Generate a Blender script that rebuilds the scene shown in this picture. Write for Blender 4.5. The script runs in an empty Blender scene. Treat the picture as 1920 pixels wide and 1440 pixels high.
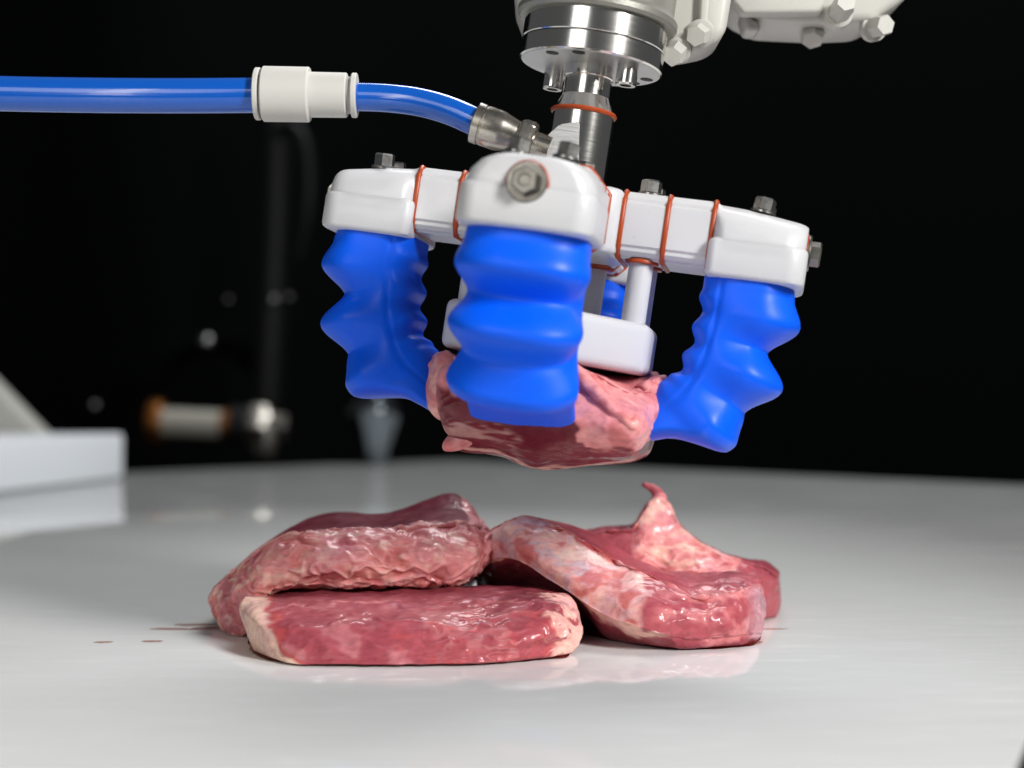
import bpy, bmesh, math, random
import numpy as np
from mathutils import Vector, Matrix, Euler

random.seed(4)
R = math.radians
SC = bpy.context.scene
COL = SC.collection
MM = 0.001

# ------------------------------------------------------------------ camera
F_PX, HZ, CAM_H = 2750.0, 760.0, 85.0        # focal length (px of 1920), horizon row, height above the table (mm)
cd = bpy.data.cameras.new('camera')
cd.sensor_width = 36.0
cd.lens = F_PX / 1920 * 36
cd.clip_start, cd.clip_end = 0.01, 50
cam = bpy.data.objects.new('camera', cd)
COL.objects.link(cam)
cam.location = (0, 0, CAM_H * MM)
cam.rotation_euler = (R(90) + math.atan((HZ - 720) / F_PX), 0, 0)
cd.dof.use_dof = True
cd.dof.focus_distance = 0.505
cd.dof.aperture_fstop = 7.0
cd.dof.aperture_blades = 0
SC.camera = cam

# ------------------------------------------------------------------ world and lamps
w = bpy.data.worlds.new('World'); SC.world = w; w.use_nodes = True
bg = w.node_tree.nodes['Background']
bg.inputs[0].default_value = (0.93, 0.97, 1.0, 1); bg.inputs[1].default_value = 0.075

def area(name, loc, target, sx, sy, power, col=(1, 1, 1)):
    l = bpy.data.lights.new(name, 'AREA'); l.shape = 'RECTANGLE'
    l.size, l.size_y, l.energy, l.color = sx, sy, power, col
    o = bpy.data.objects.new(name, l); COL.objects.link(o)
    o.location = loc
    o.rotation_euler = (Vector(target) - Vector(loc)).to_track_quat('-Z', 'Y').to_euler()
    return o
area('softbox_lamp', (0.83, -0.38, 0.69), (0.0, 0.52, 0.08), 0.24, 0.44, 22, (1.0, 0.985, 0.96))
area('tube_lamp', (-0.46, -0.50, 0.42), (0.0, 0.5, 0.25), 0.06, 0.85, 1.0, (1.0, 0.88, 0.66))
area('fill_lamp', (-0.70, -1.00, 0.70), (0.0, 0.5, 0.12), 0.7, 0.7, 4.0, (0.97, 0.985, 1.0))
area('ceiling_lamp', (0.45, 1.85, 2.1), (0.35, 1.75, 0.0), 1.6, 0.9, 46, (0.98, 0.99, 1.0))

SC.view_settings.view_transform = 'Standard'
SC.view_settings.look = 'None'
SC.view_settings.exposure = 0.0
SC.view_settings.gamma = 1.0
SC.cycles.use_denoising = True
SC.cycles.max_bounces = 10
SC.cycles.sample_clamp_indirect = 6.0

# ------------------------------------------------------------------ helpers
def W(px, py, d):
    """a pixel of the photograph at a depth of d mm -> metres"""
    return np.array([(px - 960) * d / F_PX, d, CAM_H - (py - HZ) * d / F_PX]) * MM
def T(px, d):
    return np.array([(px - 960) * d / F_PX, d, 0.4]) * MM

def link(name, me, mat, parent=None, smooth=35):
    o = bpy.data.objects.new(name, me); COL.objects.link(o)
    if mat is not None and not me.materials: me.materials.append(mat)
    if smooth:
        me.shade_smooth(); me.set_sharp_from_angle(angle=R(smooth))
    if parent: o.parent = parent
    return o
def finish(bm, name):
    bmesh.ops.recalc_face_normals(bm, faces=bm.faces)
    me = bpy.data.meshes.new(name); bm.to_mesh(me); bm.free()
    return me
def tag(o, label=None, cat=None, group=None, kind=None):
    if label: o['label'] = label
    if cat: o['category'] = cat
    if group: o['group'] = group
    if kind: o['kind'] = kind
    return o
def empty(name, loc, label=None, cat=None, group=None):
    o = bpy.data.objects.new(name, None); COL.objects.link(o); o.location = loc
    o.empty_display_size = 0.02
    return tag(o, label, cat, group)

def rings(bm, rs, cap=True, closed=True):
    """loft a list of rings of points (metres)"""
    vs = [[bm.verts.new(p) for p in r] for r in rs]
    n = len(vs[0])
    for a, b in zip(vs[:-1], vs[1:]):
        for i in range(n if closed else n - 1):
            j = (i + 1) % n
            bm.faces.new((a[i], a[j], b[j], b[i]))
    if cap:
        bm.faces.new(vs[0]); bm.faces.new(vs[-1])
def lathe(bm, prof, n=48, M=None):
    """profile of (radius, z) in mm about z"""
    rs = []
    for r, z in prof:
        ring = []
        for i in range(n):
            a = 2 * math.pi * i / n
            p = Vector((max(r, .02) * math.cos(a), max(r, .02) * math.sin(a), z)) * MM
            ring.append(M @ p if M else p)
        rs.append(ring)
    rings(bm, rs)
def axis_matrix(p0, p1):
    """local z from p0 (m) to p1"""
    p0, p1 = Vector(p0), Vector(p1)
    q = (p1 - p0).to_track_quat('Z', 'Y')
    return Matrix.Translation(p0) @ q.to_matrix().to_4x4()
def prism(bm, poly, z0, z1, bev=0, seg=2, M=None):
    """polygon in xy (mm) extruded z0..z1, edges bevelled"""
    b2 = bmesh.new()
    lo = [b2.verts.new((x * MM, y * MM, z0 * MM)) for x, y in poly]
    hi = [b2.verts.new((x * MM, y * MM, z1 * MM)) for x, y in poly]
    n = len(poly)
    b2.faces.new(lo); b2.faces.new(hi)
    for i in range(n): b2.faces.new((lo[i], lo[(i + 1) % n], hi[(i + 1) % n], hi[i]))
    bmesh.ops.recalc_face_normals(b2, faces=b2.faces)
    if bev: bmesh.ops.bevel(b2, geom=list(b2.edges), offset=bev * MM, segments=seg, profile=.5, affect='EDGES', clamp_overlap=True)
    if M: bmesh.ops.transform(b2, matrix=M, verts=b2.verts)
    tmp = bpy.data.meshes.new('tmp'); b2.to_mesh(tmp); b2.free()
    bm.from_mesh(tmp); bpy.data.meshes.remove(tmp)
def box(bm, x0, x1, y0, y1, z0, z1, bev=0, seg=2, M=None):
    prism(bm, [(x0, y0), (x1, y0), (x1, y1), (x0, y1)], z0, z1, bev, seg, M)
def tube(bm, pts, rad, n=24, sub=10):
    P = [Vector(p) for p in pts]
    Q = []
    for i in range(len(P) - 1):
        a, b, c, d = P[max(i - 1, 0)], P[i], P[i + 1], P[min(i + 2, len(P) - 1)]
        for k in range(sub):
            t = k / sub
            Q.append(.5 * ((2 * b) + (c - a) * t + (2 * a - 5 * b + 4 * c - d) * t * t + (3 * b - a - 3 * c + d) * t ** 3))
    Q.append(P[-1])
    rs = []
    up = Vector((0, 0, 1))
    for i, q in enumerate(Q):
        t = (Q[min(i + 1, len(Q) - 1)] - Q[max(i - 1, 0)]).normalized()
        s = t.cross(up)
        if s.length < 1e-3: s = t.cross(Vector((0, 1, 0)))
        s.normalize(); u = s.cross(t)
        r_ = rad(i / (len(Q) - 1)) if callable(rad) else rad
        rs.append([q + (s * math.cos(2 * math.pi * k / n) + u * math.sin(2 * math.pi * k / n)) * r_ * MM for k in range(n)])
    rings(bm, rs)

# numpy gradient noise -------------------------------------------------
_rng = np.random.RandomState(7)
_perm = _rng.permutation(512); _perm = np.concatenate([_perm, _perm, _perm])
_grad = _rng.normal(size=(512, 3)); _grad /= np.linalg.norm(_grad, axis=1)[:, None]
def noise(p):
    p = np.asarray(p, float)
    i = np.floor(p).astype(int); f = p - i; i &= 511
    u = f * f * f * (f * (f * 6 - 15) + 10)
    out = 0
    for dx in (0, 1):
        for dy in (0, 1):
            for dz in (0, 1):
                h = _perm[_perm[_perm[(i[..., 0] + dx) & 511] + ((i[..., 1] + dy) & 511)] + ((i[..., 2] + dz) & 511)]
                g = _grad[h]
                d = g[..., 0] * (f[..., 0] - dx) + g[..., 1] * (f[..., 1] - dy) + g[..., 2] * (f[..., 2] - dz)
                wx = u[..., 0] if dx else 1 - u[..., 0]
                wy = u[..., 1] if dy else 1 - u[..., 1]
                wz = u[..., 2] if dz else 1 - u[..., 2]
                out = out + d * wx * wy * wz
    return out * 1.5
def fbm(p, o=4):
    s, a = 0, 1.0
    p = np.asarray(p, float)
    for k in range(o):
        s = s + a * noise(p * 2 ** k + 13.7 * k); a *= .5
    return s
def sstep(a, b, x):
    t = np.clip((x - a) / (b - a), 0, 1); return t * t * (3 - 2 * t)

# ------------------------------------------------------------------ materials
def new_mat(name, base=(.8, .8, .8), rough=.4, metal=0, sss=0, sss_r=(1, .5, .3), sss_scale=.003, coat=0, coat_r=.1, spec=.5):
    m = bpy.data.materials.new(name); m.use_nodes = True
    b = m.node_tree.nodes['Principled BSDF']
    b.inputs['Base Color'].default_value = (*base, 1)
    b.inputs['Roughness'].default_value = rough
    b.inputs['Metallic'].default_value = metal
    b.inputs['Specular IOR Level'].default_value = spec
    if sss:
        b.inputs['Subsurface Weight'].default_value = sss
        b.inputs['Subsurface Radius'].default_value = sss_r
        b.inputs['Subsurface Scale'].default_value = sss_scale
    if coat:
        b.inputs['Coat Weight'].default_value = coat
        b.inputs['Coat Roughness'].default_value = coat_r
    return m, m.node_tree, b
def N(nt, t, **kw):
    n = nt.nodes.new(t)
    for k, v in kw.items(): setattr(n, k, v)
    return n
def tex_noise(nt, scale, detail=4, rough=.55, vec=None, stretch=None):
    n = N(nt, 'ShaderNodeTexNoise'); n.inputs['Scale'].default_value = scale
    n.inputs['Detail'].default_value = detail; n.inputs['Roughness'].default_value = rough
    c = N(nt, 'ShaderNodeTexCoord')
    if stretch:
        mp = N(nt, 'ShaderNodeMapping'); mp.inputs['Scale'].default_value = stretch[0]
        if len(stretch) > 1: mp.inputs['Rotation'].default_value = stretch[1]
        nt.links.new(c.outputs['Object'], mp.inputs[0]); nt.links.new(mp.outputs[0], n.inputs['Vector'])
    else:
        nt.links.new(c.outputs['Object'], n.inputs['Vector'])
    return n
def ramp(nt, fac, stops):
    r = N(nt, 'ShaderNodeValToRGB'); nt.links.new(fac, r.inputs[0])
    e = r.color_ramp.elements
    while len(e) > len(stops): e.remove(e[-1])
    while len(e) < len(stops): e.new(.5)
    for x, (p, c) in zip(e, stops):
        x.position = p; x.color = (c, c, c, 1) if isinstance(c, (int, float)) else (*c, 1)
    return r
def bump(nt, b, h, strength, dist, slot='Normal'):
    n = N(nt, 'ShaderNodeBump'); n.inputs['Strength'].default_value = strength; n.inputs['Distance'].default_value = dist
    nt.links.new(h, n.inputs['Height']); nt.links.new(n.outputs[0], b.inputs[slot]); return n

MAT = {}
# white machined plastic
m, nt, b = new_mat('white_plastic', (.63, .63, .65), .33, sss=.25, sss_r=(1, .95, .9), sss_scale=.003)
n = tex_noise(nt, 260, 3); r = ramp(nt, n.outputs['Fac'], [(.3, .27), (.7, .40)]); nt.links.new(r.outputs[0], b.inputs['Roughness'])
bump(nt, b, n.outputs['Fac'], .05, .0004); MAT['white'] = m
# off-white moulded coupling
m, nt, b = new_mat('coupling_plastic', (.62, .61, .57), .5); MAT['coupling'] = m
m, nt, b = new_mat('coupling_grey', (.36, .36, .35), .5); MAT['coupling_grey'] = m
# blue silicone
m, nt, b = new_mat('blue_silicone', (.0, .125, .95), .42, sss=.10, sss_r=(.1, .4, 1), sss_scale=.003, spec=.28)
n = tex_noise(nt, 900, 3); n2 = tex_noise(nt, 60, 4)
r = ramp(nt, n2.outputs['Fac'], [(.3, .38), (.7, .50)]); nt.links.new(r.outputs[0], b.inputs['Roughness'])
bump(nt, b, n.outputs['Fac'], .06, .0003)
n5 = tex_noise(nt, 75, 5, .7); r5 = ramp(nt, n5.outputs['Fac'], [(.60, 0.0), (.78, .16)])
mx = N(nt, 'ShaderNodeMix', data_type='RGBA'); mx.inputs['A'].default_value = (0, .112, .90, 1); mx.inputs['B'].default_value = (.30, .36, .75, 1)
nt.links.new(r5.outputs[0], mx.inputs['Factor']); nt.links.new(mx.outputs['Result'], b.inputs['Base Color']); MAT['blue'] = m
m, nt, b = new_mat('blue_tube', (.004, .10, .52), .16, coat=.5, coat_r=.05)
n = tex_noise(nt, 120, 3, stretch=((.15, 1, 1),)); bump(nt, b, n.outputs['Fac'], .08, .0006); MAT['tube'] = m
m, nt, b = new_mat('orange_seal', (.40, .055, .008), .4); MAT['orange'] = m
# metals
def metal(name, base, r0, r1, sc=(1, 1, 40), bs=.05):
    m, nt, b = new_mat(name, base, .2, 1)
    n = tex_noise(nt, 160, 4, stretch=(sc,)); r = ramp(nt, n.outputs['Fac'], [(.3, r0), (.7, r1)])
    nt.links.new(r.outputs[0], b.inputs['Roughness']); bump(nt, b, n.outputs['Fac'], bs, .0002)
    return m
MAT['steel'] = metal('turned_steel', (.80, .78, .74), .13, .19, (1, 1, 40), .02)
MAT['bolt'] = metal('bolt_steel', (.33, .325, .31), .26, .38, (2, 2, 2), .02)
MAT['end'] = metal('dark_bolt_steel', (.23, .22, .20), .30, .42, (2, 2, 2), .02)
MAT['nickel'] = metal('satin_nickel', (.50, .47, .42), .22, .32, (1, 1, 1), .015)
MAT['milled'] = metal('milled_steel', (.62, .62, .62), .38, .5, (.4, .4, 12), .5)
m, nt, b = new_mat('cast_grey', (.33, .325, .29), .42, .55)
n = tex_noise(nt, 1500, 3); bump(nt, b, n.outputs['Fac'], .25, .0003); MAT['cast'] = m
m, nt, b = new_mat('robot_paint', (.55, .54, .50), .38)
n = tex_noise(nt, 700, 3); bump(nt, b, n.outputs['Fac'], .08, .0003); MAT['paint'] = m
m, nt, b = new_mat('hole_shade_black', (.012, .012, .012), .6); MAT['black'] = m
m, nt, b = new_mat('dark_metal', (.004, .0045, .005), .5, .0, spec=.2); MAT['dark'] = m
m, nt, b = new_mat('dull_metal', (.28, .28, .28), .3, 1); MAT['dull'] = m
m, nt, b = new_mat('brass', (.24, .09, .02), .4, .9); MAT['brass'] = m
m, nt, b = new_mat('gunmetal', (.16, .18, .20), .16, 1); MAT['gun'] = m
m, nt, b = new_mat('tray_white', (.76, .79, .83), .45); MAT['tray'] = m
m, nt, b = new_mat('housing_offwhite', (.42, .42, .38), .55); MAT['housing'] = m
# curtain
m, nt, b = new_mat('black_velvet', (.0018, .0021, .0021), .95, spec=.03); MAT['velvet'] = m
# table
m, nt, b = new_mat('table_plastic', (.70, .72, .72), .12, spec=.5)
n = tex_noise(nt, 9, 5, .6, stretch=((1.0, 5.0, 1), (0, 0, R(35))))
r = ramp(nt, n.outputs['Fac'], [(.35, .055), (.60, .09), (.76, .17)]); nt.links.new(r.outputs[0], b.inputs['Roughness'])
n2 = tex_noise(nt, 30, 6, .65, stretch=((1, 5, 1), (0, 0, R(-38))))
r2 = ramp(nt, n2.outputs['Fac'], [(.3, (.66, .67, .66)), (.58, (.69, .70, .69)), (.74, (.78, .785, .775))]); nt.links.new(r2.outputs[0], b.inputs['Base Color'])
n3 = tex_noise(nt, 500, 3); bump(nt, b, n3.outputs['Fac'], .02, .0003); MAT['table'] = m
# meat (colour comes from a painted attribute: lean, fat and silverskin, with shaded undersides painted in)
def meat_mat(name):
    m, nt, b = new_mat(name, (.4, .1, .1), .42, sss=.14, sss_r=(1, .25, .18), sss_scale=.0025, coat=.5, coat_r=.07, spec=.16)
    a = N(nt, 'ShaderNodeAttribute'); a.attribute_name = 'tissue'
    n = tex_noise(nt, 520, 6, .65, stretch=((.5, 1, 1),)); r = ramp(nt, n.outputs['Fac'], [(.3, (.80, .72, .74)), (.5, (1, 1, 1)), (.72, (1.12, 1.2, 1.18))])
    n4 = tex_noise(nt, 70, 3, .5); r4 = ramp(nt, n4.outputs['Fac'], [(.32, (.84, .78, .88)), (.5, (1, 1, 1)), (.7, (1.06, 1.08, 1.04))])
    mx = N(nt, 'ShaderNodeMix', data_type='RGBA', blend_type='MULTIPLY'); mx.inputs['Factor'].default_value = 1
    nt.links.new(a.outputs['Color'], mx.inputs['A']); nt.links.new(r.outputs[0], mx.inputs['B'])
    m2 = N(nt, 'ShaderNodeMix', data_type='RGBA', blend_type='MULTIPLY'); m2.inputs['Factor'].default_value = 1
    nt.links.new(mx.outputs['Result'], m2.inputs['A']); nt.links.new(r4.outputs[0], m2.inputs['B'])
    nt.links.new(m2.outputs['Result'], b.inputs['Base Color'])
    h = tex_noise(nt, 620, 5, .6, stretch=((.5, 1, 1),)); bump(nt, b, h.outputs['Fac'], .16, .0007)
    h2 = tex_noise(nt, 240, 2, .5); bump(nt, b, h2.outputs['Fac'], .45, .0012, 'Coat Normal')
    # wet only in patches
    wn = tex_noise(nt, 55, 3, .5); wr_ = ramp(nt, wn.outputs['Fac'], [(.42, .05), (.62, .55)]); nt.links.new(wr_.outputs[0], b.inputs['Coat Weight'])
    rr = tex_noise(nt, 90, 4); r3 = ramp(nt, rr.outputs['Fac'], [(.35, .36), (.65, .55)]); nt.links.new(r3.outputs[0], b.inputs['Roughness'])
    return m
MAT['meat'] = meat_mat('raw_meat')
m, nt, b = new_mat('meat_juice', (.45, .13, .06), .12, coat=.3)
b.inputs['Alpha'].default_value = .5; MAT['juice'] = m

# ------------------------------------------------------------------ the setting: table and curtain
bm = bmesh.new()
poly = [(-92, 2270), (-640, 1700), (-900, 1380), (-900, 120), (-60, 60), (20, 120), (111, 330), (153, 425), (630, 1470)]
prism(bm, poly, -5, 0, .6, 2)
table = tag(link('table_top', finish(bm, 'table_top'), MAT['table'], None, 40), kind='structure')
bm = bmesh.new()
nx, nz = 260, 12
g = [[bm.verts.new(((-2.4 + 4.8 * i / nx), 3.0 + .05 * math.sin(i * .12 + .8 * math.sin(j * .25 + i * .05)) + .1 * math.sin(i * .05 + j * .12), -.9 + 3.2 * j / nz)) for j in range(nz + 1)] for i in range(nx + 1)]
for i in range(nx):
    for j in range(nz): bm.faces.new((g[i][j], g[i + 1][j], g[i + 1][j + 1], g[i][j + 1]))
tag(link('backdrop_curtain', finish(bm, 'backdrop_curtain'), MAT['velvet'], None, 80), kind='structure')

bm = bmesh.new(); box(bm, -2600, 2600, -1500, 3300, -800, -780)
m, nt, b = new_mat('dark_floor', (.006, .006, .006), .8); MAT['floor'] = m
tag(link('floor', finish(bm, 'floor'), m, None, 0), kind='structure')
# juice streaks on the table (flat wet marks)
def streak(px, d, L, wd, ang, seed):
    bm = bmesh.new(); rs = random.Random(seed); c = T(px, d)
    n = 26; pts = []
    for i in range(n):
        a = 2 * math.pi * i / n
        rr = 1 + .3 * (rs.random() - .5)
        x, y = L * .5 * math.cos(a) * rr, wd * .5 * math.sin(a) * rr
        pts.append((c[0] + (x * math.cos(ang) - y * math.sin(ang)) * MM, c[1] + (x * math.sin(ang) + y * math.cos(ang)) * MM))
    lo = [bm.verts.new((x, y, .0002)) for x, y in pts]; ce = bm.verts.new((c[0], c[1], .0005))
    for i in range(n): bm.faces.new((lo[i], lo[(i + 1) % n], ce))
    link('juice_streak', finish(bm, 'juice_streak'), MAT['juice'], table, 60)
for a in ((370, 569, 18, 6, .05, 1), (325, 558, 17, 5.5, -.08, 2), (288, 529, 8, 4.5, .02, 3), (400, 560, 18, 7, .1, 4), (195, 527, 7, 4, .1, 5), (1446, 558, 12, 3.2, .03, 6),
          (1412, 526, 10, 5, .8, 7)): streak(*a)

# ------------------------------------------------------------------ robot wrist
ROLL, YAW = R(8.4), R(10.5)
HUB = Vector((19, 500, CAM_H + 62.5)) * MM
TOOL = Matrix.Translation(HUB) @ Matrix.Rotation(ROLL, 4, 'Y')
robot = empty('robot_arm', (0, 0, 0), 'grey and white robot arm wrist with steel tool flange above the gripper', 'robot arm')
robot.matrix_world = TOOL @ Matrix.Translation((0, 0, .0535))
def hexbolt(head_r=3.1, head_h=4.2, fl_r=4.3, fl_h=1.0, dish=True):
    bm = bmesh.new()
    lathe(bm, [(fl_r, 0), (fl_r, fl_h * .6), (fl_r * .93, fl_h), (head_r * .9, fl_h + .05)], 32)
    rs = []
    for z, s in ((fl_h * .9, 1), (fl_h + head_h * .85, 1), (fl_h + head_h, .88), (fl_h + head_h - .02, .5), (fl_h + head_h - (.5 if dish else 0), .42)):
        rs.append([Vector((head_r * 1.155 * s * math.cos(i * math.pi / 3), head_r * 1.155 * s * math.sin(i * math.pi / 3), z)) * MM for i in range(6)])
    rings(bm, rs)
    return finish(bm, 'bolt')
# flange: two turned discs, cap screws, black discs for the shade inside tapped holes
bm = bmesh.new(); lathe(bm, [(23.9, 0), (24.5, .5), (24.5, 6.3), (24.2, 6.6), (10, 6.6)], 96)
fl = link('tool_flange', finish(bm, 'tool_flange'), MAT['steel'], robot, 30)
bm = bmesh.new(); lathe(bm, [(8.4, -.15), (23.6, -.15), (23.8, .1)], 96)
link('flange_face', finish(bm, 'flange_face'), MAT['milled'], fl, 30)
bm = bmesh.new(); lathe(bm, [(10, 6.8), (24.3, 6.8), (24.6, 7.1), (24.6, 14.4), (20, 14.5)], 96)
link('flange_ring', finish(bm, 'flange_ring'), MAT['steel'], robot, 30)
bm = bmesh.new()
lathe(bm, [(20, 14.4), (26.4, 14.6), (27.4, 15.6), (27.5, 17.4), (26.6, 18.6), (25.8, 20.0), (25.6, 60), (20, 60)], 96)
link('wrist_housing', finish(bm, 'wrist_housing'), MAT['cast'], robot, 30)
for a in (136, 318):
    bm = bmesh.new()
    lathe(bm, [(3.6, .02), (3.6, -6.3), (3.3, -6.8), (2.0, -6.8), (1.9, -4.0), (.1, -4.0)], 32, Matrix.Translation((.0165 * math.cos(R(a)), .0165 * math.sin(R(a)), 0)))
    link('cap_screw', finish(bm, 'cap_screw'), MAT['steel'], fl, 30)
for a, rr in ((226, 19.5), (38, 20.3), (12, 20.3), (75, 20), (256, 20.5)):
    bm = bmesh.new()
    lathe(bm, [(2.2, -.3), (2.2, -.02)], 24, Matrix.Translation((rr * MM * math.cos(R(a)), rr * MM * math.sin(R(a)), 0)))
    link('hole_shade_disc', finish(bm, 'hole_shade_disc'), MAT['black'], fl, 30)  # flat black disc paints the darkness inside the hole
# white castings: outlines at their own depth, given real thickness
INV = robot.matrix_world.inverted()
def casting(name, poly, d, thick, bev, mat, parent=None):
    parent = parent or robot
    bm = bmesh.new()
    lo = [bm.verts.new(INV @ Vector(W(x, y, d))) for x, y in poly]
    off = INV.to_3x3() @ Vector((0, thick * MM, 0))
    hi = [bm.verts.new(v.co + off) for v in lo]
    n = len(lo)
    bm.faces.new(lo); bm.faces.new(hi)
    for i in range(n): bm.faces.new((lo[i], lo[(i + 1) % n], hi[(i + 1) % n], hi[i]))
    bmesh.ops.recalc_face_normals(bm, faces=bm.faces)
    bmesh.ops.bevel(bm, geom=list(bm.edges), offset=bev * MM, segments=3, profile=.5, affect='EDGES', clamp_overlap=True)
    return link(name, finish(bm, name), mat, parent, 40)
def wbolt(px, py, d, px1, py1, d1, r, parent):
    """a painted bolt head whose axis runs from the first point to the second"""
    M = INV @ axis_matrix(W(px, py, d), W(px1, py1, d1))
    L = (Vector(W(px1, py1, d1)) - Vector(W(px, py, d))).length / MM
    bm = bmesh.new()
    lathe(bm, [(r * 1.25, 0), (r * 1.25, L * .25), (r * 1.02, L * .3)], 32, M)
    rs = []
    for z, s in ((L * .25, 1), (L * .85, 1), (L, .86)):
        rs.append([M @ (Vector((r * s * math.cos(i * math.pi / 3 + .3), r * s * math.sin(i * math.pi / 3 + .3), z)) * MM) for i in range(6)])
    rings(bm, rs)
    link('painted_bolt', finish(bm, 'painted_bolt'), MAT['paint'], parent, 30)
casting('joint_casing', [(1245, -160), (1400, -160), (1364, 58), (1340, 80), (1282, 92), (1250, 76)], 512, 26, 3, MAT['paint'])
casting('joint_rib', [(1322, -160), (1347, -160), (1330, 45), (1312, 45)], 508.5, 8, 1.2, MAT['paint'])
casting('joint_casing', [(955, -160), (1000, -160), (1000, 45), (985, 45), (968, 0)], 512, 26, 3, MAT['paint'])
wbolt(1316, 60, 512, 1306, 66, 504, 4.0, robot)
wbolt(1274, 90, 512, 1262, 105, 501, 3.8, robot)
casting('forearm_casing', [(1360, -200), (1800, -200), (1712, -14), (1642, 34), (1560, 38), (1440, 32), (1392, 8), (1372, -20)], 545, 36, 3, MAT['paint'])
casting('forearm_cover', [(1366, -200), (1600, -200), (1545, 20), (1395, 22), (1374, -4)], 538, 8, 1.5, MAT['paint'])
casting('forearm_lug', [(1392, 18), (1428, 40), (1428, 56), (1402, 54)], 550, 14, 1.5, MAT['paint'])
wbolt(1525, 44, 562, 1525, 74, 556, 4.6, robot)
wbolt(1570, 30, 545, 1590, 0, 531, 4.2, robot)
wbolt(1636, 50, 551, 1664, 44, 541, 4.2, robot)

# ------------------------------------------------------------------ gripper
grip = empty('soft_gripper', (0, 0, 0), 'white four armed soft gripper with blue ribbed fingers clutching a raw steak', 'gripper')
GM = TOOL @ Matrix.Rotation(YAW, 4, 'Z').inverted()
grip.matrix_world = GM
GINV = GM.inverted()
def octa(hw, z0, z1, ch):
    return [(hw, z0 + ch), (hw, z1 - ch), (hw - ch, z1), (-hw + ch, z1), (-hw, z1 - ch), (-hw, z0 + ch), (-hw + ch, z0), (hw - ch, z0)]
def rot(k): return Matrix.Rotation(k * math.pi / 2, 4, 'Z')
# hub
bm = bmesh.new()
prism(bm, [(20.2, 16.5), (20.2, -16.5), (16.5, -20.2), (-16.5, -20.2), (-20.2, -16.5), (-20.2, 16.5), (-16.5, 20.2), (16.5, 20.2)], -11, 11, 2.5, 3)
link('hub', finish(bm, 'hub'), MAT['white'], grip)
bm = bmesh.new(); lathe(bm, [(11.5, 11), (12.4, 11.3), (12.4, 12.5), (11.5, 12.9)], 64)
link('seal_ring', finish(bm, 'seal_ring'), MAT['orange'], grip)
# shaft
bm = bmesh.new()
lathe(bm, [(10.6, 12.5), (10.6, 36.8), (10.6, 38.2), (9.9, 39.5), (8.2, 43.2), (8.1, 49.5), (8.5, 49.8), (8.5, 53.3)], 72)
sh = link('shaft', finish(bm, 'shaft'), MAT['steel'], grip, 14)
bm = bmesh.new()
lathe(bm, [(10.4, 36.6), (11.1, 36.8), (11.5, 37.5), (11.1, 38.2), (10.4, 38.4)], 72)
link('seal_ring', finish(bm, 'seal_ring'), MAT['orange'], sh)
# milled boss for the hose fitting, on the shaft's side
bm = bmesh.new()
pts = [(1004, 300), (1018, 262), (1036, 244), (1050, 232), (1086, 226), (1086, 312)]
lo = [bm.verts.new(GINV @ Vector(W(x, y, 487.5))) for x, y in pts]
hi = [bm.verts.new(GINV @ Vector(W(x, y, 507))) for x, y in pts]
bm.faces.new(lo); bm.faces.new(hi)
for i in range(len(pts)): bm.faces.new((lo[i], lo[(i + 1) % len(pts)], hi[(i + 1) % len(pts)], hi[i]))
bmesh.ops.recalc_face_normals(bm, faces=bm.faces)
bmesh.ops.bevel(bm, geom=list(bm.edges), offset=.5 * MM, segments=2, affect='EDGES')
link('port_boss', finish(bm, 'port_boss'), MAT['milled'], sh, 30)

def seg_mesh(r0, r1, name):
    bm = bmesh.new()
    o = octa(16, -11, 11, 3.0)
    rs = []
    for r, s in ((r0, .955), (r0 + .6, 1), (r1 - .6, 1), (r1, .955)):
        rs.append([Vector((r, y * s, z * s)) * MM for y, z in o])
    rings(bm, rs)
    bmesh.ops.bevel(bm, geom=[e for e in bm.edges if abs(e.verts[0].co.x - e.verts[1].co.x) > 5 * MM], offset=1.1 * MM, segments=4, affect='EDGES')
    return finish(bm, name)
def gasket_mesh(r):
    bm = bmesh.new()
    o = octa(16.1, -11.1, 11.1, 3.4)
    rs = []
    for k in range(9):
        a = math.pi * k / 8
        e = .75 * math.sin(a) - .25; x = r - .95 * math.cos(a)
        rs.append([Vector((x, y * (1 + e / 16), z * (1 + e / 11))) * MM for y, z in o])
    rings(bm, rs)
    return finish(bm, 'gasket')
me_in, me_out = seg_mesh(20.5, 35, 'arm_segment'), seg_mesh(35, 50, 'arm_segment')
me_g = [gasket_mesh(r) for r in (20.3, 35, 50)]

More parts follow.
